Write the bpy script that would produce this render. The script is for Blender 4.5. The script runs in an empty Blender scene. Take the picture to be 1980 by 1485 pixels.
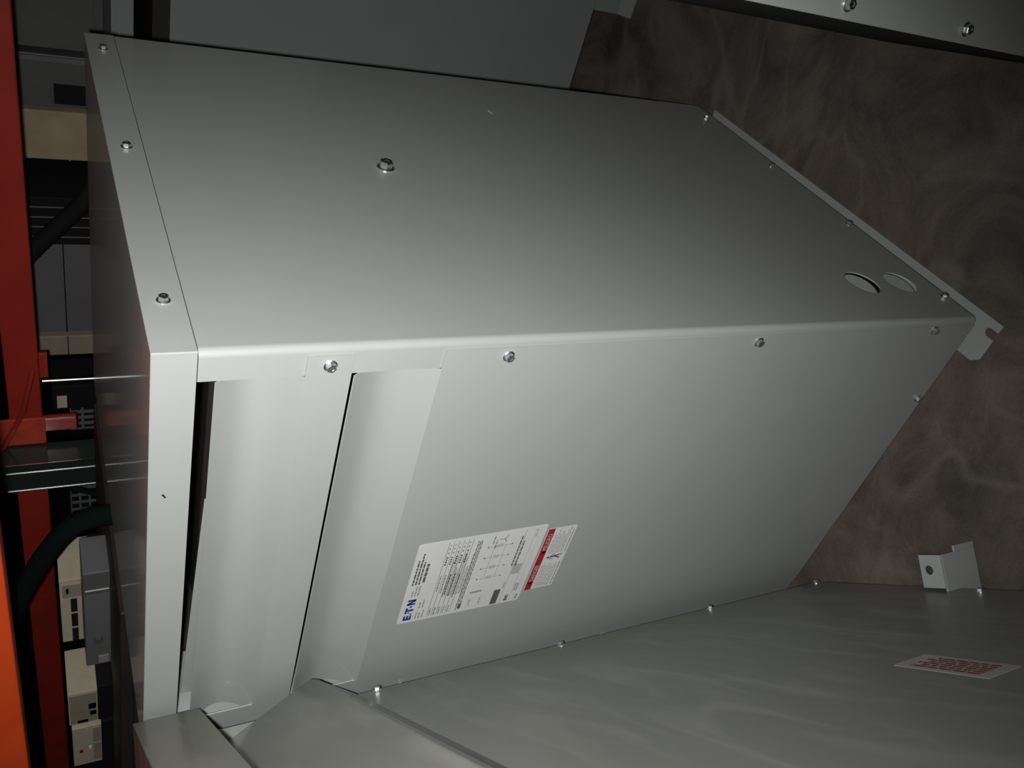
import bpy, bmesh, math, random
from mathutils import Vector, Matrix

scene = bpy.context.scene
COL = scene.collection
random.seed(7)

# ------------------------------------------------------------------ camera
CAM = Vector((0.5736, -0.7381, 1.5058))
FWD = Vector((-0.5801, 0.6602, -0.4771)).normalized()
RGT = Vector((0.2603, -0.4047, -0.8766))
RGT = (RGT - RGT.dot(FWD) * FWD).normalized()
UPV = RGT.cross(FWD)
cd = bpy.data.cameras.new('camera')
cd.sensor_fit = 'HORIZONTAL'
cd.sensor_width = 36.0
cd.lens = 1657.03 / 1980 * 36.0
cd.clip_start = 0.02
cd.clip_end = 60
cam = bpy.data.objects.new('camera', cd)
COL.objects.link(cam)
cam.matrix_world = Matrix.Translation(CAM) @ Matrix((RGT, UPV, -FWD)).transposed().to_4x4()
scene.camera = cam

# ------------------------------------------------------------------ world and light
w = bpy.data.worlds.new('warehouse_ambient')
scene.world = w
w.use_nodes = True
w.node_tree.nodes['Background'].inputs['Color'].default_value = (0.95, 0.92, 1.0, 1)
w.node_tree.nodes['Background'].inputs['Strength'].default_value = 0.007

# the camera's own flash, a few centimetres beside the lens
fd = bpy.data.lights.new('camera_flash', 'SPOT')
fd.energy = 63
fd.color = (0.985, 0.99, 0.965)
fd.spot_size = math.radians(108)
fd.spot_blend = 1.0
fd.shadow_soft_size = 0.012
flash = bpy.data.objects.new('camera_flash', fd)
COL.objects.link(flash)
aim = (FWD - RGT * 0.145 - UPV * 0.155).normalized()
flash.location = CAM - UPV * 0.02 - RGT * 0.03
flash.rotation_euler = aim.to_track_quat('-Z', 'Y').to_euler()

vs = scene.view_settings
vs.view_transform = 'Standard'
vs.look = 'None'
vs.gamma = 1
vs.exposure = 0.0
vs.use_curve_mapping = False


# ------------------------------------------------------------------ materials
def new_mat(name):
    m = bpy.data.materials.new(name)
    m.use_nodes = True
    return m, m.node_tree.nodes, m.node_tree.links, m.node_tree.nodes['Principled BSDF']


def simple(name, col, rough=0.5, metal=0.0, coat=0.0, spec=0.5, var=0.0, vscale=30.0, bump=0.0, bscale=400.0, alpha=1.0):
    m, N, L, b = new_mat(name)
    b.inputs['Roughness'].default_value = rough
    b.inputs['Metallic'].default_value = metal
    b.inputs['Specular IOR Level'].default_value = spec
    b.inputs['Coat Weight'].default_value = coat
    b.inputs['Coat Roughness'].default_value = 0.08
    b.inputs['Base Color'].default_value = (*col, 1)
    if alpha < 1:
        b.inputs['Alpha'].default_value = alpha
    if var > 0 or bump > 0:
        tc = N.new('ShaderNodeTexCoord')
    if var > 0:
        n = N.new('ShaderNodeTexNoise')
        n.inputs['Scale'].default_value = vscale
        n.inputs['Detail'].default_value = 5
        r = N.new('ShaderNodeValToRGB')
        r.color_ramp.elements[0].position = 0.3
        r.color_ramp.elements[1].position = 0.7
        r.color_ramp.elements[0].color = (*[c * (1 - var) for c in col], 1)
        r.color_ramp.elements[1].color = (*[min(1, c * (1 + var)) for c in col], 1)
        L.new(tc.outputs['Object'], n.inputs['Vector'])
        L.new(n.outputs['Fac'], r.inputs['Fac'])
        L.new(r.outputs['Color'], b.inputs['Base Color'])
    if bump > 0:
        n2 = N.new('ShaderNodeTexNoise')
        n2.inputs['Scale'].default_value = bscale
        n2.inputs['Detail'].default_value = 3
        bp = N.new('ShaderNodeBump')
        bp.inputs['Strength'].default_value = bump
        bp.inputs['Distance'].default_value = 0.0006
        L.new(tc.outputs['Object'], n2.inputs['Vector'])
        L.new(n2.outputs['Fac'], bp.inputs['Height'])
        L.new(bp.outputs['Normal'], b.inputs['Normal'])
    return m


MAT = {}
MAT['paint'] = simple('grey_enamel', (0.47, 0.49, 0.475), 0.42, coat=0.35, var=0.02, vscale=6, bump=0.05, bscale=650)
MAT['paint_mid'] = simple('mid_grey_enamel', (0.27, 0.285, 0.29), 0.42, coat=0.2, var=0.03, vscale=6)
MAT['galv'] = simple('pale_primer_steel', (0.66, 0.70, 0.70), 0.5, var=0.05, vscale=20)
MAT['zinc'] = simple('zinc_plated_steel', (0.80, 0.82, 0.84), 0.34, metal=1.0)
MAT['dark_in'] = simple('dark_varnished_iron', (0.03, 0.022, 0.02), 0.6)
MAT['coil'] = simple('varnished_coil', (0.05, 0.028, 0.02), 0.5)
MAT['white'] = simple('white_label_film', (0.83, 0.83, 0.82), 0.35, var=0.02, vscale=25)
MAT['film_dimmed'] = simple('dimmed_label_film', (0.40, 0.385, 0.36), 0.5, var=0.1, vscale=30)  # white film darkened, dim grazing light put into the colour
MAT['ink'] = simple('black_ink', (0.10, 0.10, 0.105), 0.5)
MAT['ink_grey'] = simple('grey_ink', (0.33, 0.33, 0.34), 0.5)
MAT['ink_tint'] = simple('pale_grey_ink', (0.52, 0.51, 0.52), 0.5)
MAT['ink_dark'] = simple('dark_grey_ink', (0.13, 0.125, 0.12), 0.5)
MAT['blue'] = simple('blue_ink', (0.015, 0.06, 0.30), 0.4)
MAT['red'] = simple('red_ink', (0.42, 0.015, 0.025), 0.4)
MAT['red_dull'] = simple('faded_red_ink', (0.22, 0.035, 0.035), 0.5)
MAT['pink'] = simple('white_lettering_on_red', (0.62, 0.45, 0.42), 0.4)
MAT['orange'] = simple('orange_rack_enamel', (0.80, 0.085, 0.018), 0.4, coat=0.2, var=0.12, vscale=9)
MAT['orange_worn'] = simple('worn_orange_enamel', (0.52, 0.06, 0.025), 0.5, var=0.2, vscale=25)
MAT['redor'] = simple('red_orange_rack_enamel', (0.34, 0.028, 0.016), 0.42, coat=0.2, var=0.15, vscale=9)
MAT['green'] = simple('dark_green_rack_enamel', (0.022, 0.035, 0.030), 0.3, coat=0.4)
MAT['steel'] = simple('bright_steel', (0.72, 0.75, 0.74), 0.25, metal=1.0)
MAT['cream'] = simple('cream_plastic', (0.60, 0.53, 0.38), 0.5, var=0.06, vscale=40)
MAT['carton'] = simple('tan_cardboard', (0.42, 0.34, 0.21), 0.8, var=0.12, vscale=14)
MAT['beige'] = simple('beige_plastic', (0.36, 0.31, 0.24), 0.6, var=0.05, vscale=30)
MAT['black'] = simple('black_plastic', (0.012, 0.011, 0.012), 0.75, spec=0.2)
MAT['dgrey'] = simple('dark_grey_enclosure_paint', (0.105, 0.11, 0.105), 0.5, var=0.12, vscale=10)
MAT['mgrey'] = simple('mid_grey_enclosure_paint', (0.16, 0.165, 0.165), 0.45, var=0.08, vscale=12)
MAT['hose'] = simple('dark_green_rubber', (0.005, 0.010, 0.008), 0.95, spec=0.05)
MAT['tape'] = simple('clear_tape', (0.62, 0.63, 0.62), 0.2, alpha=0.35)
MAT['cabdark'] = simple('dark_brown_cabinet_paint', (0.035, 0.026, 0.026), 0.55, var=0.15, vscale=8)


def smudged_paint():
    """dimmed grey enamel with wiped dust smears, for the transformer standing closest"""
    m, N, L, b = new_mat('grey_enamel_dusty_dimmed')
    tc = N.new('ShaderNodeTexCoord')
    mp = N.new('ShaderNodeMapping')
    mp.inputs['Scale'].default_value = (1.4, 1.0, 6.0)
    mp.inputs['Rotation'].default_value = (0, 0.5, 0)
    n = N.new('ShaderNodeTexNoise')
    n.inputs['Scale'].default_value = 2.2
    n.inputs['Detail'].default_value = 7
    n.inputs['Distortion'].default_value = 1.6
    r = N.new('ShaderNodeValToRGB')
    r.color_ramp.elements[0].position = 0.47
    r.color_ramp.elements[0].color = (0.215, 0.22, 0.20, 1)  # both tones darkened to stand in for weak grazing light
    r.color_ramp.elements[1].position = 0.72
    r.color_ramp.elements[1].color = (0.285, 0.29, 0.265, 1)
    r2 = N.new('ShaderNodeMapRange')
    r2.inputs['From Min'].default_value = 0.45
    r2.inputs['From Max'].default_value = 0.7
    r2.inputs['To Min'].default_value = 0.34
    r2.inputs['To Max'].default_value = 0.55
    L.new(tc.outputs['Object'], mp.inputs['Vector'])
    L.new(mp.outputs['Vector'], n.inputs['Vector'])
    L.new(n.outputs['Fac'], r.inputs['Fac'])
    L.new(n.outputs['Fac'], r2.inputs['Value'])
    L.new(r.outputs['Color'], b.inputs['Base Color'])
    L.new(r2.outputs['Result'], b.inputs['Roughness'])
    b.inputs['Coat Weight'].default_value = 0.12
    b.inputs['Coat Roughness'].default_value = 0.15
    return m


MAT['smudge'] = smudged_paint()


def concrete():
    m, N, L, b = new_mat('brown_scuffed_concrete')
    tc = N.new('ShaderNodeTexCoord')

    def noise(scale, detail, dist=0.0, rough=0.6):
        n = N.new('ShaderNodeTexNoise')
        n.inputs['Scale'].default_value = scale
        n.inputs['Detail'].default_value = detail
        n.inputs['Distortion'].default_value = dist
        n.inputs['Roughness'].default_value = rough
        L.new(tc.outputs['Object'], n.inputs['Vector'])
        return n
    a = noise(4.2, 10, 0.9, 0.68)
    ra = N.new('ShaderNodeValToRGB')
    e = ra.color_ramp.elements
    e[0].position = 0.34
    e[0].color = (0.076, 0.060, 0.050, 1)
    e[1].position = 0.68
    e[1].color = (0.230, 0.188, 0.160, 1)
    L.new(a.outputs['Fac'], ra.inputs['Fac'])
    # pale scuff trails: thin bands where a distorted noise crosses one value
    s = noise(1.1, 3, 1.0, 0.55)
    rs = N.new('ShaderNodeValToRGB')
    q = rs.color_ramp.elements
    q[0].position = 0.485
    q[0].color = (0, 0, 0, 1)
    q[1].position = 0.515
    q[1].color = (0, 0, 0, 1)
    k = q.new(0.50)
    k.color = (1, 1, 1, 1)
    L.new(s.outputs['Fac'], rs.inputs['Fac'])
    g = noise(9, 5, 0.4)
    mul = N.new('ShaderNodeMath')
    mul.operation = 'MULTIPLY'
    L.new(rs.outputs['Color'], mul.inputs[0])
    L.new(g.outputs['Fac'], mul.inputs[1])
    mx = N.new('ShaderNodeMixRGB')
    mx.inputs['Color2'].default_value = (0.23, 0.195, 0.17, 1)
    L.new(mul.outputs[0], mx.inputs['Fac'])
    L.new(ra.outputs['Color'], mx.inputs['Color1'])
    f = noise(160, 4)
    rf = N.new('ShaderNodeMapRange')
    rf.inputs['To Min'].default_value = 0.72
    rf.inputs['To Max'].default_value = 1.28
    L.new(f.outputs['Fac'], rf.inputs['Value'])
    mm = N.new('ShaderNodeMixRGB')
    mm.blend_type = 'MULTIPLY'
    mm.inputs['Fac'].default_value = 1.0
    L.new(mx.outputs['Color'], mm.inputs['Color1'])
    L.new(rf.outputs['Result'], mm.inputs['Color2'])
    L.new(mm.outputs['Color'], b.inputs['Base Color'])
    b.inputs['Roughness'].default_value = 0.7
    bp = N.new('ShaderNodeBump')
    bp.inputs['Strength'].default_value = 0.25
    bp.inputs['Distance'].default_value = 0.004
    L.new(a.outputs['Fac'], bp.inputs['Height'])
    L.new(bp.outputs['Normal'], b.inputs['Normal'])
    return m


MAT['floor'] = concrete()
MAT['wall'] = simple('dark_block_wall_paint', (0.10, 0.095, 0.09), 0.85, var=0.2, vscale=3)


# ------------------------------------------------------------------ geometry helpers
class MB:
    def __init__(self):
        self.v, self.f = [], []

    def add(self, vs_, fs_):
        o = len(self.v)
        self.v += [tuple(p) for p in vs_]
        self.f += [tuple(i + o for i in f) for f in fs_]
        return self

    def box(self, x0, x1, y0, y1, z0, z1):
        return self.add([(x0, y0, z0), (x1, y0, z0), (x1, y1, z0), (x0, y1, z0),
                         (x0, y0, z1), (x1, y0, z1), (x1, y1, z1), (x0, y1, z1)],
                        [(0, 3, 2, 1), (4, 5, 6, 7), (0, 1, 5, 4), (1, 2, 6, 5), (2, 3, 7, 6), (3, 0, 4, 7)])

    def prism_x(self, prof, x0, x1):
        """closed (y, z) profile run along x"""
        n = len(prof)
        vv = [(x0, y, z) for y, z in prof] + [(x1, y, z) for y, z in prof]
        ff = [tuple(range(n)), tuple(range(2 * n - 1, n - 1, -1))]
        ff += [(i, i + n, (i + 1) % n + n, (i + 1) % n) for i in range(n)]
        return self.add(vv, ff)

    def prism_z(self, prof, z0, z1):
        n = len(prof)
        vv = [(x, y, z0) for x, y in prof] + [(x, y, z1) for x, y in prof]
        ff = [tuple(range(n)), tuple(range(2 * n - 1, n - 1, -1))]
        ff += [(i, i + n, (i + 1) % n + n, (i + 1) % n) for i in range(n)]
        return self.add(vv, ff)

    def tube(self, pts, r, seg=12, rfun=None):
        pts = [Vector(p) for p in pts]
        n = len(pts)
        rings = []
        ref = Vector((0.31, 0.87, 0.42))
        for i, p in enumerate(pts):
            t = (pts[min(i + 1, n - 1)] - pts[max(i - 1, 0)]).normalized()
            a = (ref - t * ref.dot(t)).normalized()
            b = t.cross(a)
            rings.append([p + (a * math.cos(k * 2 * math.pi / seg) + b * math.sin(k * 2 * math.pi / seg)) * r for k in range(seg)])
        vv = [q for ring in rings for q in ring]
        ff = []
        for i in range(n - 1):
            for k in range(seg):
                ff.append((i * seg + k, i * seg + (k + 1) % seg, (i + 1) * seg + (k + 1) % seg, (i + 1) * seg + k))
        ff.append(tuple(range(seg - 1, -1, -1)))
        ff.append(tuple((n - 1) * seg + k for k in range(seg)))
        return self.add(vv, ff)

    def mesh(self, name, recalc=True, smooth=False):
        me = bpy.data.meshes.new(name)
        me.from_pydata(self.v, [], self.f)
        if recalc:
            bm = bmesh.new()
            bm.from_mesh(me)
            bmesh.ops.recalc_face_normals(bm, faces=bm.faces)
            bm.to_mesh(me)
            bm.free()
        if smooth:
            me.polygons.foreach_set('use_smooth', [True] * len(me.polygons))
        me.update()
        return me

    def build(self, name, mat, parent=None, bevel=0.0, seg=2, solid=0.0, recalc=True, smooth=False, loc=None):
        o = bpy.data.objects.new(name, self.mesh(name, recalc, smooth))
        COL.objects.link(o)
        o.data.materials.append(MAT[mat])
        if parent is not None:
            o.parent = parent
        if loc is not None:
            o.location = loc
        if bevel > 0:
            md = o.modifiers.new('bevel', 'BEVEL')
            md.width = bevel
            md.segments = seg
            md.limit_method = 'ANGLE'
            md.angle_limit = math.radians(30)
        if solid:
            md = o.modifiers.new('solidify', 'SOLIDIFY')
            md.thickness = solid
            md.offset = -1
        return o


def tag(o, label, cat, group=None):
    o['label'] = label
    o['category'] = cat
    if group:
        o['group'] = group
    return o


def empty(name, loc, rz=0.0):
    o = bpy.data.objects.new(name, None)
    o.empty_display_size = 0.1
    COL.objects.link(o)
    o.location = loc
    o.rotation_euler = (0, 0, rz)
    return o


def child(o, parent):
    o.parent = parent
    return o


def struct(o):
    o['kind'] = 'structure'
    return o


# hex washer-head screw, axis +Z, shared mesh
def screw_mesh():
    m = MB()
    n = 20
    rf = 0.0082
    prof = [(rf, 0.0), (rf, 0.0010), (rf * 0.86, 0.0019), (0.0060, 0.0021)]
    vv = []
    for r, z in prof:
        vv += [(r * math.cos(2 * math.pi * k / n), r * math.sin(2 * math.pi * k / n), z) for k in range(n)]
    ff = [tuple(range(n - 1, -1, -1)), tuple(3 * n + k for k in range(n))]
    for i in range(3):
        ff += [(i * n + k, i * n + (k + 1) % n, (i + 1) * n + (k + 1) % n, (i + 1) * n + k) for k in range(n)]
    m.add(vv, ff)
    hx = []
    for r, z in [(0.0062, 0.0019), (0.0062, 0.0060), (0.0053, 0.0070), (0.0030, 0.0070), (0.0022, 0.0064)]:
        hx += [(r * math.cos(math.pi / 3 * k + 0.25), r * math.sin(math.pi / 3 * k + 0.25), z) for k in range(6)]
    hf = [tuple(4 * 6 + k for k in range(6))]
    for i in range(4):
        hf += [(i * 6 + k, i * 6 + (k + 1) % 6, (i + 1) * 6 + (k + 1) % 6, (i + 1) * 6 + k) for k in range(6)]
    m.add(hx, hf)
    me = m.mesh('screw')
    me.materials.append(MAT['zinc'])
    return me


SCREW = screw_mesh()


def screw(parent, pos, normal, s=1.0, spin=0.0, name='screw'):
    o = bpy.data.objects.new(name, SCREW)
    COL.objects.link(o)
    o.parent = parent
    q = Vector((0, 0, 1)).rotation_difference(Vector(normal))
    o.matrix_local = Matrix.Translation(Vector(pos)) @ (q.to_matrix() @ Matrix.Rotation(spin, 3, 'Z')).to_4x4() @ Matrix.Scale(s, 4)
    return o


def flat_with_holes(rect, holes, nseg=36):
    """2D triangulated rectangle with round holes -> verts, faces"""
    bm = bmesh.new()
    x0, x1, y0, y1 = rect
    vs_ = [bm.verts.new((x, y, 0)) for x, y in ((x0, y0), (x1, y0), (x1, y1), (x0, y1))]
    es = [bm.edges.new((vs_[i], vs_[(i + 1) % 4])) for i in range(4)]
    for cx, cy, r in holes:
        hv = [bm.verts.new((cx + r * math.cos(2 * math.pi * k / nseg), cy + r * math.sin(2 * math.pi * k / nseg), 0)) for k in range(nseg)]
        es += [bm.edges.new((hv[i], hv[(i + 1) % nseg])) for i in range(nseg)]
    bmesh.ops.triangle_fill(bm, use_beauty=True, use_dissolve=False, edges=es, normal=(0, 0, 1))
    bm.verts.index_update()
    V = [(v.co.x, v.co.y) for v in bm.verts]
    Fc = []
    for f in bm.faces:
        idx = [v.index for v in f.verts]
        if f.normal.z < 0:
            idx.reverse()
        Fc.append(tuple(idx))
    bm.free()
    return V, Fc


def side_panel(root, W, D, z0, z1, stile, right=True, holes=()):
    """folded sheet: flat side, rounded corner, front stile. right corner at x=0, y=0"""
    m = MB()
    R = 0.009
    V, Fc = flat_with_holes((R, D, z0, z1), holes)
    m.add([(0, y, z) for y, z in V], Fc)           # normal +x
    n = 7
    ring = []
    for i in range(n + 1):
        a = math.pi / 2 * i / n
        ring.append((-R + R * math.cos(a), R - R * math.sin(a)))
    ring.append((-stile, 0.0))
    vv, ff = [], []
    for x, y in ring:
        vv += [(x, y, z0), (x, y, z1)]
    for i in range(len(ring) - 1):
        ff.append((2 * i + 1, 2 * i + 3, 2 * i + 2, 2 * i))
    m.add(vv, [tuple(reversed(f)) for f in ff])
    if not right:
        m.v = [(-W - x, y, z) for x, y, z in m.v]
        m.f = [tuple(reversed(f)) for f in m.f]
    o = m.build('side_panel', root['paint_key'], root, solid=0.0022, recalc=False)
    # make sure the folded sheet faces outward
    me = o.data
    sx = 1 if right else -1
    bm = bmesh.new()
    bm.from_mesh(me)
    bmesh.ops.remove_doubles(bm, verts=bm.verts, dist=1e-5)
    for f in bm.faces:
        c = f.calc_center_median()
        nrm = f.normal
        ref = Vector((sx, 0, 0)) if abs(nrm.x) > abs(nrm.y) else Vector((0, -1, 0))
        if nrm.dot(ref) < 0:
            f.normal_flip()
    bm.to_mesh(me)
    bm.free()
    return o


def folded_plate(name, root, W, ex, z0, z1, sx0, tx, ty, tz, y=-0.0022, left=0.0):
    """flat front plate whose top edge is folded back into a tapering louver slat"""
    m = MB()
    m.add([(-W + ex + left, y, z0), (-ex, y, z0), (-ex, y, z1), (-W + ex + left, y, z1)], [(0, 1, 2, 3)])
    # the slat dips back in a shallow trough and comes forward again at its top edge
    n = 26
    vv = []
    for i in range(n + 1):
        q = i / n
        yy = y + (ty - y) * q + 0.025 * math.sin(math.pi * q)
        zz = z1 + (tz - z1) * q
        vv += [(-0.7070 - 0.016 * min(1, q / 0.12) * min(1, (1 - q) / 0.08), yy, zz), (-sx0 - (tx - sx0) * q, yy, zz)]
    m.add(vv, [(2 * i, 2 * i + 1, 2 * i + 3, 2 * i + 2) for i in range(n)])
    return m.build(name, root['paint_key'], root, solid=0.0018, recalc=False)


def lid(root, x0, x1, y0, y1, z0, z1, key=None):
    m = MB()
    m.add([(x0, y0, z0), (x1, y0, z0), (x1, y1, z0), (x0, y1, z0),
           (x0, y0, z1), (x1, y0, z1), (x1, y1, z1), (x0, y1, z1)],
          [(4, 5, 6, 7), (0, 1, 5, 4), (1, 2, 6, 5), (2, 3, 7, 6), (3, 0, 4, 7)])
    return m.build('lid', key or root['paint_key'], root, bevel=0.0016, seg=3, solid=0.002, recalc=False)


def core_parts(root, W, D, z0, z1):
    for za, zb in ((z0 + 0.02, z0 + 0.14), (z1 - 0.22, z1 - 0.06)):
        k = MB()
        k.box(-W + 0.05, -0.05, D * 0.25, D * 0.72, za, zb)
        k.build('core_yoke', 'dark_in', root, bevel=0.003)
    for xa in (-W + 0.03, -0.045):
        k = MB()
        k.box(xa, xa + 0.015, 0.14, D - 0.1, z0, z1 - 0.02)
        k.build('core_clamp', 'dark_in', root)
    for i in range(3):
        cx = -W * (i + 0.5) / 3
        r = min(W / 7.5, D * 0.3)
        k = MB()
        k.tube([(cx, D / 2, z0 + 0.15), (cx, D / 2, z1 - 0.23)], r, 24)
        k.build('coil', 'coil', root)


def base_rail(root, x0, x1, y0, y1, h, slot=True):
    """bent foot channel: flange on the floor with an open bolt slot, upright web"""
    m = MB()
    t = 0.005
    sc = x1 - 0.024
    sw = 0.008
    sd = 0.026
    prof = [(x0, y1), (x0, y0 + 0.014), (x0 + 0.012, y0)]
    if slot:
        prof += [(sc - sw, y0), (sc - sw, y0 + sd * 0.6)]
        for k in range(1, 6):
            a = math.pi - math.pi * k / 6
            prof.append((sc + sw * math.cos(a), y0 + sd * 0.6 + sw * math.sin(a)))
        prof += [(sc + sw, y0 + sd * 0.6), (sc + sw, y0)]
    prof += [(x1, y0), (x1, y1)]
    m.prism_z(prof, 0, t)
    m.box(x0 + 0.028, x0 + 0.033, y0 + 0.045, y1 - 0.02, t, h)
    m.box(x0 + 0.028, x1 - 0.012, y0 + 0.045, y1 - 0.02, h - 0.004, h)
    return m.build('base_rail', root['paint_key'], root, bevel=0.0008, seg=1)


# ------------------------------------------------------------------ setting
fl = MB()
fl.box(-8, 6, -4, 8, -0.1, 0.0)
struct(fl.build('floor', 'floor'))
wl = MB()
wl.box(-8, 6, 7.9, 8.1, -0.1, 5)
struct(wl.build('wall_back', 'wall'))
wl = MB()
wl.box(-8.2, -8, -4, 8.1, -0.1, 5)
struct(wl.build('wall_left', 'wall'))

# ------------------------------------------------------------------ main transformer
W, D, H, HL = 0.765, 0.8956, 1.4114, 1.3657
ZB = 0.06
T = empty('transformer', (0, 0, 0))
T['paint_key'] = 'paint'
tag(T, 'tall light grey ventilated dry-type transformer with white nameplate on its louvered front', 'transformer', None)

side_panel(T, W, D, ZB, HL - 0.0012, 0.0405, True, [(0.117, 0.2405, 0.0335), (0.1165, 0.1415, 0.0325)])
side_panel(T, W, D, ZB, HL - 0.0012, 0.0575, False)
bp_ = MB()
bp_.box(-W + 0.002, -0.002, D - 0.003, D, ZB, HL + 0.012)
bp_.build('back_panel', 'paint', T, bevel=0.001)
lid(T, -W - 0.0012, 0.0012, -0.0014, D + 0.0012, HL, H)
fp = folded_plate('front_panel', T, W, 0.0125, ZB, 1.0815, 0.0415, 0.0490, 0.004, 1.1880, left=0.029)
ls = folded_plate('louver', T, W, 0.0120, 1.1952, 1.2495, 0.0415, 0.0480, 0.005, 1.3440, left=0.029)
ls['label'] = 'upper louver strip with folded slat'
fp['label'] = 'flat front panel with folded louver slat along its top'
# bottom pan closing the underside and the bracing behind the louvers
pan = MB()
pan.box(-W + 0.004, -0.004, 0.004, D - 0.004, ZB, ZB + 0.003)
pan.build('bottom_pan', 'paint', T)
bf = MB()
bf.add([(-0.30, 0.07, 1.333), (-0.745, 0.07, 1.3475), (-0.745, 0.07, 1.28), (-0.30, 0.07, 1.28)], [(0, 1, 2, 3)])
bf.build('baffle', 'paint', T, solid=0.002)
core_parts(T, W, D, ZB + 0.004, HL)
base_rail(T, -0.092, -0.005, -0.020, D, ZB)
base_rail(T, -W + 0.005, -W + 0.092, 0.030, D, ZB, False)
for hz, hr, dx in ((0.2405, 0.0333, 0.0082), (0.1415, 0.0323, 0.0066)):
    kc = MB()
    n_ = 32
    kc.add([(0.0, hr * math.cos(2 * math.pi * k / n_), hr * math.sin(2 * math.pi * k / n_)) for k in range(n_)] +
           [(-0.002, hr * math.cos(2 * math.pi * k / n_), hr * math.sin(2 * math.pi * k / n_)) for k in range(n_)],
           [tuple(range(n_)), tuple(range(2 * n_ - 1, n_ - 1, -1))] + [(k, (k + 1) % n_, (k + 1) % n_ + n_, k + n_) for k in range(n_)])
    o = kc.build('knockout', 'galv', T, loc=(-dx, 0.117, hz))
    o.rotation_euler = (0, 0, math.radians(-5))
    o['label'] = 'pushed-in round knockout blank'
# front screws, both edges of the strip and the panel
for i, (x, z) in enumerate([(-0.0261, 1.2221), (-0.0260, 0.9928), (-0.0245, 0.5679), (-0.0195, 0.163)]):
    screw(T, (x, -0.0022, z), (0, -1, 0), 1.0, 0.4 * i)
    screw(T, (-0.779 - x, -0.0022, z), (0, -1, 0), 1.0, 0.3 * i)
for x in (-0.1799,):
    screw(T, (x, -0.0022, 0.0764), (0, -1, 0), 1.0, 0.5)
# lid screws and lower edge screws of the right side
for i, y in enumerate((0.0926, 0.4654, 0.8279)):
    screw(T, (0.0012, y, 1.3872), (1, 0, 0), 0.95, 0.2 + 0.35 * i)
for i, (y, z) in enumerate(((0.8246, 0.0853), (0.5764, 0.0800), (0.3253, 0.0740), (0.0678, 0.0725))):
    screw(T, (0.0, y, z), (1, 0, 0), 0.95, 0.3 * i)
screw(T, (0.0, 0.4514, 1.0143), (1, 0, 0), 1.75, 0.1, 'bolt')
# small marks in the paint
ch = MB()
ch.tube([(-0.205, -0.0016, 1.3958), (-0.2071, -0.0016, 1.3941), (-0.2105, -0.0016, 1.3925)], 0.0011, 6)
ch.build('paint_chip', 'black', T)
ch = MB()
ch.tube([(0.0001, 0.716, 0.7085), (0.0001, 0.7234, 0.7091), (0.0001, 0.731, 0.7105)], 0.0012, 6)
ch.build('scratch', 'galv', T)
tp = MB()
tp.add([(-0.588, -0.0027, 0.094), (-0.548, -0.0027, 0.094), (-0.548, -0.0027, 0.066), (-0.588, -0.0027, 0.066)], [(0, 1, 2, 3)])
tp.build('tape', 'tape', T)


# ---- printed labels: flat film with flat ink just above it
class Ink:
    """quads on a plate: u to the right 0..1, v down 0..1"""
    def __init__(self, x0, x1, z0, z1, y):
        self.x0, self.x1, self.z0, self.z1, self.y = x0, x1, z0, z1, y
        self.m = {}

    def P(self, u, v):
        return (self.x0 + (self.x1 - self.x0) * u, self.y, self.z1 + (self.z0 - self.z1) * v)

    def poly(self, key, pts):
        m = self.m.setdefault(key, MB())
        m.add([self.P(u, v) for u, v in pts], [tuple(range(len(pts)))])

    def rect(self, key, u0, v0, u1, v1):
        self.poly(key, [(u0, v1), (u1, v1), (u1, v0), (u0, v0)])

    def words(self, key, u0, u1, v, h, fill=1.0, gap=0.008, wmin=0.015, wmax=0.05):
        u = u0
        end = u0 + (u1 - u0) * fill
        while u < end - 0.004:
            wd = min(random.uniform(wmin, wmax), end - u)
            self.rect(key, u, v, u + wd, v + h)
            u += wd + gap

    def build(self, parent, names):
        for key, m in self.m.items():
            o = m.build(names.get(key, 'print'), key, parent, recalc=False)
            o['kind'] = 'stuff'
            bm = bmesh.new()
            bm.from_mesh(o.data)
            for f in bm.faces:
                if f.normal.y > 0:
                    f.normal_flip()
            bm.to_mesh(o.data)
            bm.free()


def rounded_plate(name, mat, parent, x0, x1, z0, z1, y, r=0.005, t=0.0003):
    m = MB()
    prof = []
    for cx, cz, a0 in ((x1 - r, z1 - r, 0), (x0 + r, z1 - r, 90), (x0 + r, z0 + r, 180), (x1 - r, z0 + r, 270)):
        for k in range(5):
            a = math.radians(a0 + 22.5 * k)
            prof.append((cx + r * math.cos(a), cz + r * math.sin(a)))
    n = len(prof)
    m.add([(x, y - t, z) for x, z in prof] + [(x, y, z) for x, z in prof],
          [tuple(range(n)), tuple(range(2 * n - 1, n - 1, -1))] + [(i, (i + 1) % n, (i + 1) % n + n, i + n) for i in range(n)])
    return m.build(name, mat, parent)


YP = -0.0022
npx0, npx1, npz0, npz1 = -0.5660, -0.3740, 0.8168, 1.0390
plate = rounded_plate('nameplate', 'white', T, npx0, npx1, npz0, npz1, YP)
plate['label'] = 'white printed nameplate sticker with blue logo'
I = Ink(npx0, npx1, npz0, npz1, YP - 0.0006)
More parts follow.
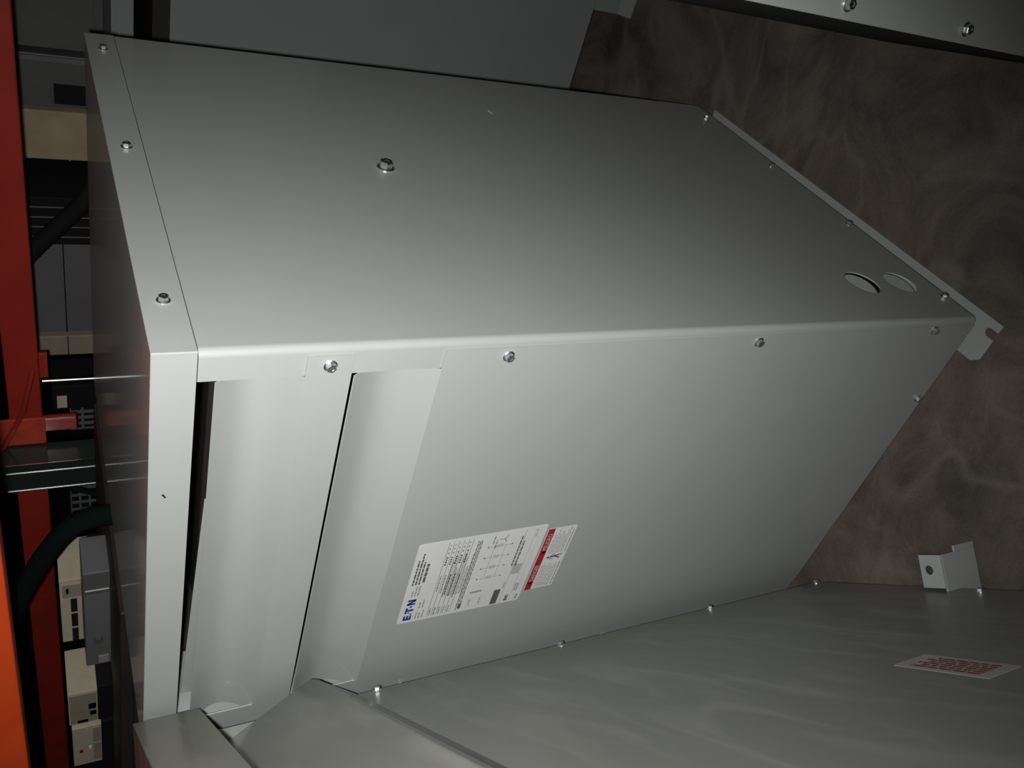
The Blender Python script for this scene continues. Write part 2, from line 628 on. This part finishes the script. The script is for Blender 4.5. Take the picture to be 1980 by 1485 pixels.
# logo: E, T with two dots, dot, N
lu, lv, lh = 0.035, 0.040, 0.062
wE = 0.062
I.rect('blue', lu, lv, lu + 0.025, lv + lh)
for k in (0.0, 0.375, 0.75):
    I.rect('blue', lu + 0.017, lv + lh * k, lu + wE, lv + lh * (k + 0.25))
t0 = lu + 0.092
I.rect('blue', t0, lv, t0 + 0.078, lv + lh * 0.26)
I.rect('blue', t0 + 0.027, lv + lh * 0.26, t0 + 0.053, lv + lh)
for uu in (t0 - 0.012, t0 + 0.006):
    vv_ = lv + lh * (0.80 if uu < t0 else 0.50)
    I.poly('blue', [(uu + 0.009 * math.cos(a * math.pi / 4), vv_ + 0.0085 * math.sin(a * math.pi / 4)) for a in range(8)])
du = t0 + 0.086
I.poly('blue', [(du + 0.012 * math.cos(a * math.pi / 5), lv + lh * 0.55 + 0.0105 * math.sin(a * math.pi / 5)) for a in range(10)])
n0 = du + 0.024
I.rect('blue', n0, lv, n0 + 0.024, lv + lh)
I.rect('blue', n0 + 0.049, lv, n0 + 0.073, lv + lh)
I.poly('blue', [(n0, lv), (n0 + 0.026, lv), (n0 + 0.073, lv + lh), (n0 + 0.047, lv + lh)])
# header blocks
for k, f in enumerate((0.55, 1, 1)):
    I.words('ink_grey', 0.355, 0.355 + 0.125 * f, 0.050 + 0.023 * k, 0.011)
for k, f in enumerate((0.78, 0.98, 0.72)):
    I.words('ink', 0.500, 0.500 + 0.39 * f, 0.030 + 0.0235 * k, 0.012, wmin=0.02, wmax=0.07)
I.words('ink_dark', 0.520, 0.75, 0.104, 0.019, wmin=0.05, wmax=0.08)
# ratings lines
for k, f in enumerate((0.9, 0.75, 0.95)):
    I.words('ink_grey', 0.035, 0.035 + 0.105 * f, 0.130 + 0.026 * k, 0.010)
    if k:
        I.words('ink_grey', 0.175, 0.175 + 0.11 * f, 0.112 + 0.026 * k, 0.010)
for k in range(6):
    v = 0.225 + 0.0365 * k
    I.rect('ink', 0.03, v, 0.975, v + 0.0028)
for k in range(5):
    v = 0.236 + 0.0365 * k
    I.words('ink_grey', 0.04, 0.14, v, 0.011)
    I.words('ink_grey', 0.36 - 0.03 * k, 0.56, v, 0.012, wmax=0.035)
    I.words('ink', 0.69, 0.80, v, 0.014, wmin=0.012, wmax=0.02, gap=0.012)
    I.words('ink_grey', 0.83, 0.94, v, 0.012, gap=0.03, wmax=0.022)
for k in range(11):
    v = 0.300 + 0.0145 * k
    I.words('ink_tint' if k % 3 else 'ink_grey', 0.27, 0.72 + 0.12 * math.sin(k * 1.3), v, 0.0085, wmin=0.03, wmax=0.08, gap=0.006)
for k in range(3):
    I.words('ink', 0.04 + 0.02 * k, 0.93, 0.452 + 0.014 * k, 0.007, wmin=0.03, wmax=0.07)
I.words('ink_dark', 0.05, 0.12, 0.470, 0.022)
# winding diagram
for j in range(4):
    cu = 0.42 + 0.135 * j
    I.rect('ink_grey', cu - 0.004, 0.555, cu, 0.62)
    for q in range(4):
        I.rect('ink_grey', cu - 0.016, 0.622 + 0.013 * q, cu + 0.022, 0.628 + 0.013 * q)
    I.rect('ink_grey', cu - 0.004, 0.672, cu, 0.735)
    I.rect('ink', cu - 0.008, 0.545, cu + 0.006, 0.556)
    I.rect('ink', cu - 0.008, 0.735, cu + 0.006, 0.746)
I.rect('ink_grey', 0.42, 0.600, 0.83, 0.603)
I.rect('ink_grey', 0.42, 0.690, 0.83, 0.693)
for q in range(7):
    I.words('ink', 0.235, 0.262, 0.535 + 0.014 * q, 0.008, wmin=0.02, wmax=0.025)
for (a, b, c, d) in ((0.05, 0.535, 0.17, 0.538), (0.05, 0.650, 0.17, 0.653), (0.05, 0.535, 0.054, 0.653), (0.166, 0.535, 0.17, 0.653)):
    I.rect('ink_tint', a, b, c, d)
I.words('ink_grey', 0.07, 0.15, 0.548, 0.010)
I.words('ink_grey', 0.07, 0.15, 0.632, 0.010)
for a0_ in (0, 120, 240):
    ca, sa = math.cos(math.radians(a0_ + 30)), math.sin(math.radians(a0_ + 30))
    pu, pv = 0.905, 0.665
    I.poly('ink_grey', [(pu - 0.004 * sa, pv + 0.004 * ca), (pu + 0.004 * sa, pv - 0.004 * ca), (pu + 0.05 * ca + 0.004 * sa, pv + 0.043 * sa - 0.004 * ca), (pu + 0.05 * ca - 0.004 * sa, pv + 0.043 * sa + 0.004 * ca)])
I.words('ink_grey', 0.80, 0.90, 0.600, 0.012)
I.words('ink_grey', 0.86, 0.96, 0.575, 0.010)
# lower blocks
I.rect('ink_dark', 0.015, 0.745, 0.215, 0.800)
I.rect('ink', 0.03, 0.826, 0.975, 0.8285)
for k in range(2):
    I.words('ink', 0.52, 0.90 - 0.07 * k, 0.800 + 0.030 * k + 0.006, 0.011, wmin=0.03, wmax=0.07)
I.rect('ink_tint', 0.40, 0.832, 0.53, 0.902)
I.words('ink_grey', 0.225, 0.31, 0.806, 0.010)
I.rect('ink_grey', 0.03, 0.908, 0.975, 0.9105)
I.rect('ink_grey', 0.03, 0.948, 0.975, 0.9495)
I.words('ink_dark', 0.03, 0.11, 0.862, 0.030, wmin=0.02, wmax=0.03)
I.words('ink_grey', 0.155, 0.26, 0.918, 0.010)
I.words('ink_grey', 0.155, 0.26, 0.936, 0.010)
I.words('ink', 0.03, 0.10, 0.962, 0.010)
I.words('ink_grey', 0.86, 0.96, 0.920, 0.008)
I.build(plate, {'blue': 'logo', 'ink': 'print', 'ink_grey': 'print', 'ink_tint': 'print', 'ink_dark': 'print'})

wx0, wx1, wz0, wz1 = -0.5425, -0.3880, 0.7570, 0.8120
warn = rounded_plate('warning_label', 'white', T, wx0, wx1, wz0, wz1, YP, 0.003, 0.00035)
warn['label'] = 'white danger sticker with red bar'
J = Ink(wx0, wx1, wz0, wz1, YP - 0.0007)
J.rect('red', 0.0, 0.0, 1.0, 0.225)
for u0, u1 in ((0.03, 0.46), (0.585, 0.985)):
    for k in range(9):
        J.words('ink_tint', u0, u0 + (u1 - u0) * random.uniform(0.75, 1), 0.30 + 0.062 * k, 0.036, wmin=0.03, wmax=0.09, gap=0.01)
    J.words('ink_grey', u0, u0 + (u1 - u0) * 0.9, 0.90, 0.035, wmin=0.03, wmax=0.08)
# running figure pictogram
J.poly('ink', [(0.515, 0.34), (0.530, 0.34), (0.537, 0.39), (0.530, 0.44), (0.515, 0.44), (0.508, 0.39)])
J.poly('ink', [(0.512, 0.46), (0.532, 0.45), (0.542, 0.62), (0.520, 0.64)])
J.poly('ink', [(0.505, 0.38), (0.513, 0.37), (0.487, 0.60), (0.480, 0.58)])
J.poly('ink', [(0.530, 0.47), (0.538, 0.45), (0.568, 0.56), (0.562, 0.60)])
J.poly('ink', [(0.520, 0.62), (0.542, 0.60), (0.500, 0.82), (0.484, 0.80)])
J.poly('ink', [(0.525, 0.62), (0.543, 0.60), (0.555, 0.88), (0.542, 0.88)])
J.poly('pink', [(0.085, 0.19), (0.135, 0.19), (0.110, 0.045)])
J.poly('pink', [(0.600, 0.19), (0.650, 0.19), (0.625, 0.045)])
J.build(warn, {'red': 'red_bar', 'pink': 'warning_triangle', 'ink': 'pictogram'})


def lettering(body, parent, u, v, hgt, ink, mat):
    cu = bpy.data.curves.new('lettering', 'FONT')
    cu.body = body
    cu.size = hgt
    cu.resolution_u = 2
    cu.offset = hgt * 0.02
    tmp = bpy.data.objects.new('tmp_text', cu)
    COL.objects.link(tmp)
    dg = bpy.context.evaluated_depsgraph_get()
    me = bpy.data.meshes.new_from_object(tmp.evaluated_get(dg))
    bpy.data.objects.remove(tmp)
    me.materials.clear()
    me.materials.append(MAT[mat])
    o = bpy.data.objects.new('lettering', me)
    COL.objects.link(o)
    o.parent = parent
    p = ink.P(u, v)
    o.location = (p[0], p[1] - 0.0003, p[2])
    o.rotation_euler = (math.pi / 2, 0, 0)
    return o


lettering('DANGER', warn, 0.145, 0.185, 0.0106, J, 'pink')
lettering('PELIGRO', warn, 0.660, 0.185, 0.0106, J, 'pink')

# ------------------------------------------------------------------ near transformer, turned about 45 degrees, seen almost edge-on
FG = empty('transformer', (-0.6688, -0.0468, 0), math.radians(138.95))
FG['paint_key'] = 'smudge'
tag(FG, 'dusty grey transformer cabinet seen edge-on closest to the camera, overlapping the nameplated one', 'transformer')
WF, DF = 1.10, 0.62
ZT, ZL = 1.428, 1.338
lid(FG, -WF - 0.01, 0.0, -0.0344, DF + 0.03, ZL, ZT)
b = MB()
b.box(-WF, 0, 0.0, 0.0022, ZB, 1.1006)
b.build('front_panel', 'smudge', FG, bevel=0.0008, seg=1)
b = MB()
b.box(-0.0022, 0, 0.0024, DF, ZB, ZL + 0.01)
b.build('side_panel', 'smudge', FG)
b = MB()
b.box(-WF, -WF + 0.0022, 0.0024, DF, ZB, ZL + 0.01)
b.build('side_panel', 'smudge', FG)
b = MB()
b.box(-WF + 0.003, -0.003, DF - 0.003, DF, ZB, ZL + 0.01)
b.build('back_panel', 'smudge', FG)
b = MB()
# drip hood: slat slopes out from under the lid to a ridge, then returns to the panel
b.prism_x([(0.0305, 1.322), (-0.0402, 1.1716), (-0.0365, 1.160), (-0.0311, 1.152), (-0.0003, 1.1006), (0.004, 1.1006), (0.004, 1.110), (0.036, 1.322)], -WF + 0.002, -0.001)
o = b.build('drip_hood', 'smudge', FG, bevel=0.004, seg=3)
o['label'] = 'sloping vent hood folded out below the lid'
b = MB()
b.box(-WF + 0.004, -0.004, 0.004, DF - 0.004, ZB, ZB + 0.003)
b.build('bottom_pan', 'smudge', FG)
for i, z in enumerate((1.0708, 0.723, 0.3745, 0.075)):
    screw(FG, (-0.012, 0.0, z), (0, -1, 0), 0.95, 0.4 * i)
for a in (0.397, 0.75):
    screw(FG, (-a, 0.0, 0.0865), (0, -1, 0), 0.95, 0.2)


def bracket_foot(parent, xc, mat='paint', top=0.10, w_=0.045, out=0.066):
    """inverted-L foot: tab with a bolt hole on top, upright plate down to the floor, small ear"""
    V, Fc = flat_with_holes((xc - w_, xc, -out, -0.006), [(xc - w_ * 0.62, -out * 0.58, 0.0085)], 20)
    m = MB()
    m.add([(-x, y, top) for x, y in V], Fc)
    o = m.build('foot_tab', mat, parent, solid=0.004)
    m = MB()
    m.box(-xc - 0.0, -xc + 0.004, -out, 0.016, 0.0, top - 0.0045)
    m.box(-xc - 0.0, -xc + 0.004, -out - 0.011, -out, 0.0, 0.058)
    m.build('foot', mat, parent, bevel=0.0008, seg=1)


bracket_foot(FG, 0.341)
bracket_foot(FG, 0.90)
for ya in (0.10, DF - 0.14):
    fr = MB()
    fr.box(-WF + 0.05, -0.05, ya, ya + 0.04, 0.0, ZB)
    fr.build('base_rail', 'dark_in', FG)
# warning label with red lines of print, low on the panel: x is -a
fgl = rounded_plate('warning_label', 'film_dimmed', FG, -0.724, -0.592, 0.502, 0.568, 0.0, 0.003, 0.0004)
fgl['label'] = 'small white sticker with red lines of print'
K = Ink(-0.724, -0.592, 0.502, 0.568, -0.0007)
for k in range(6):
    K.words('red_dull', 0.14, 0.78 if k % 2 else 0.86, 0.14 + 0.125 * k, 0.075, wmin=0.05, wmax=0.14, gap=0.02)
K.build(fgl, {'red_dull': 'print'})

# ------------------------------------------------------------------ transformer behind
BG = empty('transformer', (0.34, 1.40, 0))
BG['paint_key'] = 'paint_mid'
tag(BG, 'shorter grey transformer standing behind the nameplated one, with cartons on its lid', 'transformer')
WB, DB = 0.94, 0.72
b = MB()
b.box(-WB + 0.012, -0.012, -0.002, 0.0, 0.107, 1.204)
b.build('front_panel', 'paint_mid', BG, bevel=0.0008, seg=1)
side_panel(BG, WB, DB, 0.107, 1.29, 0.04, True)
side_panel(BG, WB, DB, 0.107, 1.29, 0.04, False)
b = MB()
b.box(-WB + 0.003, -0.003, DB - 0.003, DB, 0.107, 1.29)
b.build('back_panel', 'paint_mid', BG)
lid(BG, -WB - 0.006, 0.006, -0.012, DB + 0.006, 1.282, 1.328)
b = MB()
b.box(-WB + 0.003, -0.003, 0.003, DB - 0.003, 0.107, 0.11)
b.build('bottom_pan', 'paint_mid', BG)
core_parts(BG, WB, DB, 0.112, 1.28)
for xc in (-0.285, -0.80):
    b = MB()
    b.prism_x([(-0.006, 0.107), (-0.010, 0.030), (-0.036, 0.006), (-0.036, 0.0), (0.05, 0.0), (0.05, 0.005), (-0.004, 0.03), (0.0, 0.107)], xc, xc + 0.10)
    b.build('foot', 'paint_mid', BG, bevel=0.001, seg=1)
    b = MB()
    b.box(xc, xc + 0.06, 0.1, DB - 0.02, 0.0, 0.107)
    b.build('base_rail', 'dark_in', BG)

# ------------------------------------------------------------------ cabinet at the right edge
RC = empty('cabinet', (0.4426, -0.0708, 0), math.radians(13.5))
RC['paint_key'] = 'paint'
tag(RC, 'pale grey cabinet cut off by the top right corner, two screws along its edge', 'cabinet')
WR, DR, HR = 0.62, 0.55, 1.10
b = MB()
b.box(0, WR, 0.0, 0.0022, 0.05, HR)
b.build('front_panel', 'paint', RC, bevel=0.001, seg=2)
for x0, x1 in ((0.001, 0.0032), (WR - 0.0032, WR - 0.001)):
    b = MB()
    b.box(x0, x1, 0.0024, DR, 0.05, HR)
    b.build('side_panel', 'black', RC)  # black instead of grey enamel: shade of the grazing side painted in
b = MB()
b.box(0.004, WR - 0.004, DR - 0.003, DR, 0.05, HR)
b.build('back_panel', 'paint', RC)
b = MB()
b.box(-0.004, WR + 0.004, -0.004, DR + 0.004, HR + 0.0005, HR + 0.045)
b.build('lid', 'paint', RC, bevel=0.0015)
for xa in (0.004, WR - 0.08):
    b = MB()
    b.box(xa, xa + 0.076, 0.01, DR - 0.01, 0.0, 0.0495)
    b.build('base_rail', 'paint', RC, bevel=0.001, seg=1)
for i, z in enumerate((0.211, 0.400, 0.589, 0.778, 0.967)):
    screw(RC, (0.0150, 0.0, z), (0, -1, 0), 0.95, 0.5 * i)
    screw(RC, (WR - 0.015, 0.0, z), (0, -1, 0), 0.95, 0.5 * i)

# ------------------------------------------------------------------ pallet rack over and behind
RK = empty('pallet_rack', (0, 0, 0))
tag(RK, 'orange pallet rack beams on dark green uprights above and behind the transformers', 'rack')


def beam(y, z0, z1, mat, x0, x1):
    m = MB()
    d = 0.05
    # stepped box beam: taller front, ledge along the top rear
    m.prism_x([(y, z0), (y, z1), (y + d * 0.5, z1), (y + d * 0.5, z1 - 0.03), (y + d, z1 - 0.03), (y + d, z0)], x0, x1)
    return m.build('beam', mat, RK, bevel=0.004, seg=2)


b1 = beam(0.10, 1.568, 1.69, 'orange', -2.85, 1.70)
b2 = beam(1.00, 1.5165, 1.585, 'redor', -2.85, 1.70)
for ux in (-1.1175, 1.70, -2.85):
    for uy in (0.165, 0.925):
        if ux == -1.1175 and uy == 0.165:
            continue
        m = MB()
        m.prism_z([(ux, uy + 0.07), (ux, uy), (ux + 0.088, uy), (ux + 0.088, uy + 0.07), (ux + 0.072, uy + 0.07), (ux + 0.072, uy + 0.012), (ux + 0.016, uy + 0.012), (ux + 0.016, uy + 0.07)], 0.006, 2.4)
        up = m.build('upright', 'green', RK, bevel=0.003, seg=2)
        m = MB()
        m.box(ux - 0.02, ux + 0.108, uy - 0.02, uy + 0.09, 0.0, 0.006)
        m.build('foot_plate', 'green', RK)
        if ux == -1.1175:
            # bright strips added as the highlights on the near upright's glossy edges
            for ex, ey in ((ux + 0.002, uy - 0.0008), (ux + 0.060, uy - 0.0008), (ux + 0.0865, uy - 0.0008)):
                s_ = MB()
                s_.box(ex - 0.0014, ex + 0.0014, ey - 0.0012, ey + 0.002, 0.05, 1.60)
                s_.build('highlight_strip', 'steel', up)
    if ux != -1.1175:
        for k in range(4):
            m = MB()
            z = 0.25 + 0.55 * k
            m.tube([(ux + 0.044, 0.24, z), (ux + 0.044, 0.92, z + (0.4 if k % 2 else -0.1) + 0.1)], 0.014, 8)
            m.build('brace', 'green', RK)
m = MB()
m.prism_x([(0.988, 1.512), (0.988, 1.64), (0.994, 1.64), (0.994, 1.512)], -1.025, -0.945)
m.build('beam_connector', 'orange_worn', RK, bevel=0.002)
for xa, xb, zz in ((-0.835, -0.765, 1.4985), (-1.000, -0.955, 1.445)):
    m = MB()
    m.box(xa, xb, 1.002, 1.012, zz, 1.5163)
    m.build('beam_clip', 'redor', RK, bevel=0.002)
m = MB()
m.tube([(-0.80, 0.985, 1.53), (-0.92, 0.983, 1.556), (-1.02, 0.983, 1.60), (-1.10, 0.985, 1.66)], 0.006, 8)
m.build('tie_rod', 'redor', RK)

# bright steel rod leaning behind the lid
m = MB()
m.tube([(-0.806, 0.955, 0.0), (-0.805, 0.955, 1.512)], 0.0035, 10)
tag(m.build('steel_rod', 'steel'), 'thin bright steel rod standing upright behind the lid, beside the red beam', 'rod')

# ------------------------------------------------------------------ goods on the lid of the transformer behind
LZ = 1.328


def carton(name, x0, x1, y0, y1, z0, z1, mat, label, cat='box', seam=None):
    r = empty(name, ((x0 + x1) / 2, (y0 + y1) / 2, z0))
    tag(r, label, cat)
    cx, cy = (x0 + x1) / 2, (y0 + y1) / 2
    m = MB()
    m.box(x0 - cx, x1 - cx, y0 - cy, y1 - cy, 0, z1 - z0)
    m.build('body', mat, r, bevel=0.003)
    return r, cx, cy


r, cx, cy = carton('dark_enclosure', -0.285, 0.10, 1.58, 1.95, LZ, 1.62, 'dgrey', 'dark grey enclosure on the back transformer lid, next to the tan carton')
m = MB()
m.box(-0.1925, 0.1925, -0.189, -0.185, 0.02, 0.27)
m.build('door', 'dgrey', r, bevel=0.001)
r, cx, cy = carton('low_enclosure', -0.425, -0.295, 1.56, 1.90, LZ, 1.60, 'dgrey', 'narrow dark box with black recess wedged beside the tan carton')
m = MB()
m.box(-0.055, -0.005, -0.1735, -0.169, 0.02, 0.115)
m.build('recess', 'black', r)
m = MB()
m.box(0.050, 0.062, -0.176, -0.169, 0.0, 0.26)
m.build('flange', 'mgrey', r)
r, cx, cy = carton('carton', -0.562, -0.432, 1.55, 1.80, LZ, 1.57, 'carton', 'tan cardboard carton on the back transformer lid below the red beam')
m = MB()
m.box(-0.066, 0.066, -0.1265, -0.1245, 0.085, 0.0875)
m.build('flap', 'carton', r)

# ------------------------------------------------------------------ shelf behind with electrical goods
SH = empty('shelf_unit', (-1.5, 1.62, 0))
tag(SH, 'dark steel shelf carrying electrical gear behind the nameplated transformer', 'shelf')
m = MB()
m.box(-0.9, 0.84, -0.42, 0.42, 1.325, 1.36)
m.build('deck', 'cabdark', SH, bevel=0.002)
for x in (-0.88, 0.80):
    for y in (-0.40, 0.36):
        m = MB()
        m.box(x, x + 0.04, y, y + 0.04, 0, 1.3245)
        m.build('post', 'cabdark', SH)
SZ = 1.36
r, cx, cy = carton('dark_enclosure', -1.070, -0.745, 1.50, 1.85, SZ, 1.62, 'mgrey', 'mid grey enclosure with a horizontal seam behind the black strap', 'box')
m = MB()
m.box(-0.1625, 0.1625, -0.1772, -0.174, 0.0805, 0.0835)
m.build('seam', 'black', r)
r, cx, cy = carton('beige_module', -1.148, -1.080, 1.49, 1.75, SZ, 1.54, 'beige', 'slim beige module between the grey enclosure and the rod', 'module')
m = MB()
m.box(-0.034, 0.034, -0.1325, -0.1295, 0.0800, 0.0825)
m.build('seam', 'black', r)
m = MB()
m.tube([(-0.44, 1.30, 1.34), (-0.49, 1.30, 1.372), (-0.55, 1.30, 1.403), (-0.605, 1.30, 1.450), (-0.66, 1.30, 1.497), (-0.72, 1.30, 1.545), (-0.79, 1.30, 1.59)], 0.021, 12)
tag(m.build('strap', 'black', smooth=True), 'black strap slanting up behind the lid toward the red beam', 'strap')
r, cx, cy = carton('ribbed_case', -0.735, -0.600, 1.42, 1.70, SZ, 1.60, 'black', 'black case with thin pale ribs behind the black strap', 'case')
for k, dx in enumerate((0.040, 0.012, -0.016, -0.045)):
    m = MB()
    m.box(dx, dx + 0.0025, -0.1425, -0.139, 0.02, 0.20)
    m.build('rib', 'mgrey', r)


def terminal_block(x0, x1, y, z0, z1, mat, label, cols=4, rows=3):
    r = empty('terminal_block', ((x0 + x1) / 2, y + 0.05, z0))
    tag(r, label, 'terminal block')
    hw = (x1 - x0) / 2
    h = z1 - z0
    m = MB()
    m.box(-hw, hw, -0.046, 0.05, 0, h)
    m.build('body', 'black', r)
    for k in range(cols + 1):
        m = MB()
        xx = -hw + 2 * hw * k / cols
        m.box(max(-hw, xx - 0.004), min(hw, xx + 0.004), -0.05, -0.0462, 0, h)
        m.build('rib', mat, r)
    for k in range(rows + 1):
        m = MB()
        zz = h * k / rows
        m.box(-hw, hw, -0.049, -0.0463, max(0, zz - 0.003), min(h, zz + 0.003))
        m.build('bar', mat, r)
    return r


terminal_block(-1.235, -1.150, 1.26, SZ, 1.452, 'mgrey', 'dark slotted terminal block behind the lid, right of the green upright', 4, 3)
terminal_block(-1.62, -1.38, 1.26, SZ, 1.462, 'mgrey', 'wide dark slotted terminal block left of the green upright', 8, 4)
r, cx, cy = carton('contactor', -1.140, -1.060, 1.24, 1.36, SZ, 1.492, 'black', 'black contactor with a small cream cap behind the lid', 'contactor')
m = MB()
m.box(-0.030, 0.010, -0.066, -0.061, 0.098, 0.122)
m.build('cap', 'cream', r, bevel=0.001)
m = MB()
m.tube([(-1.30, 1.235, 1.372), (-1.33, 1.235, 1.43), (-1.37, 1.235, 1.48), (-1.44, 1.235, 1.455), (-1.47, 1.235, 1.40), (-1.52, 1.235, 1.372)], 0.010, 10)
tag(m.build('cable', 'black', smooth=True), 'black cable looped in front of the slotted block', 'cable')

# ------------------------------------------------------------------ dark cabinet beside, with breakers on top
CB = empty('low_cabinet', (-1.42, 0.60, 0))
tag(CB, 'dark brown cabinet left of the nameplated transformer carrying cream breakers', 'cabinet')
m = MB()
m.box(-0.58, 0.59, -0.29, 0.28, 0.06, 1.39)
m.build('body', 'cabdark', CB, bevel=0.003)
m = MB()
m.box(-0.59, 0.60, -0.30, 0.285, 1.3905, 1.415)
m.build('top', 'cabdark', CB, bevel=0.003)
m = MB()
m.box(-0.55, 0.56, -0.25, 0.26, 0.0, 0.0595)
m.build('plinth', 'black', CB)
CZ = 1.415
r, cx, cy = carton('switch_box', -1.256, -0.940, 0.50, 0.60, CZ, 1.4655, 'mgrey', 'grey switch box lying in front of the cream breakers', 'switch box')
m = MB()
m.box(0.095, 0.1575, -0.0525, -0.0502, 0.001, 0.0495)
m.build('cover', 'dgrey', r)
m = MB()
m.box(0.106, 0.109, -0.0536, -0.0526, 0.003, 0.047)
m.build('bright_edge', 'white', r)
m = MB()
m.tube([(-0.06, -0.050, 0.026), (-0.06, -0.060, 0.026)], 0.009, 14)
m.build('knob', 'dgrey', r)
m = MB()
m.box(-0.15, -0.125, -0.0525, -0.0502, 0.006, 0.026)
m.build('sticker', 'beige', r)


def breaker(x0, x1, y, z0, z1, label, slots, base=0.0):
    cx, cz = (x0 + x1) / 2, z0
    r = empty('circuit_breaker', (cx, y + 0.06, CZ))
    tag(r, label, 'circuit breaker')
    hw = (x1 - x0) / 2
    zb, zt = z0 - CZ, z1 - CZ
    if zb > 0.003:
        m = MB()
        m.box(-hw - 0.004, hw + 0.004, -0.058, 0.06, 0, zb - 0.0005)
        m.build('base', 'black', r, bevel=0.001)
    m = MB()
    m.box(-hw, hw, -0.06, 0.06, zb, zt)
    m.build('case', 'cream', r, bevel=0.0015)
    for (u0, v0, u1, v1, mat, nm) in slots:
        m = MB()
        m.box(-hw + 2 * hw * u0, -hw + 2 * hw * u1, -0.0625, -0.0602, zb + (zt - zb) * v0, zb + (zt - zb) * v1)
        m.build(nm, mat, r)
    return r


breaker(-1.305, -1.084, 0.61, 1.444, 1.508, 'cream breaker with black slots behind the grey switch box',
        [(0.02, 0.48, 0.22, 0.68, 'black', 'slot'), (0.26, 0.48, 0.46, 0.68, 'black', 'slot'), (0.50, 0.48, 0.70, 0.68, 'black', 'slot'), (0.74, 0.20, 0.93, 0.92, 'beige', 'cover'), (0.80, 0.72, 0.88, 0.80, 'cream', 'handle')])
breaker(-1.480, -1.352, 0.50, 1.446, 1.507, 'cream breaker with pale stickers, between two other breakers',
        [(0.05, 0.05, 0.95, 0.95, 'beige', 'cover'), (0.45, 0.06, 0.62, 0.32, 'cream', 'sticker'), (0.25, 0.06, 0.38, 0.28, 'cream', 'sticker'), (0.02, 0.35, 0.14, 0.72, 'cream', 'sticker')])
breaker(-1.668, -1.500, 0.50, 1.440, 1.503, 'cream breaker with a brown stain, nearest the bottom left corner',
        [(0.10, 0.03, 0.55, 0.30, 'beige', 'cover'), (0.58, 0.03, 0.95, 0.30, 'beige', 'cover'), (0.36, 0.66, 0.43, 0.78, 'redor', 'stain'), (0.40, 0.36, 0.48, 0.46, 'white', 'handle')])
m = MB()
m.tube([(-0.794, 0.52, 0.60), (-0.794, 0.52, 1.20), (-0.794, 0.52, 1.38), (-0.796, 0.52, 1.436), (-0.810, 0.52, 1.474), (-0.848, 0.52, 1.504), (-0.90, 0.52, 1.533), (-0.97, 0.52, 1.565), (-1.06, 0.52, 1.60), (-1.2, 0.53, 1.65)], 0.021, 14)
tag(m.build('hose', 'hose', smooth=True), 'dark green hose slanting up out of the gap left of the lid', 'hose')
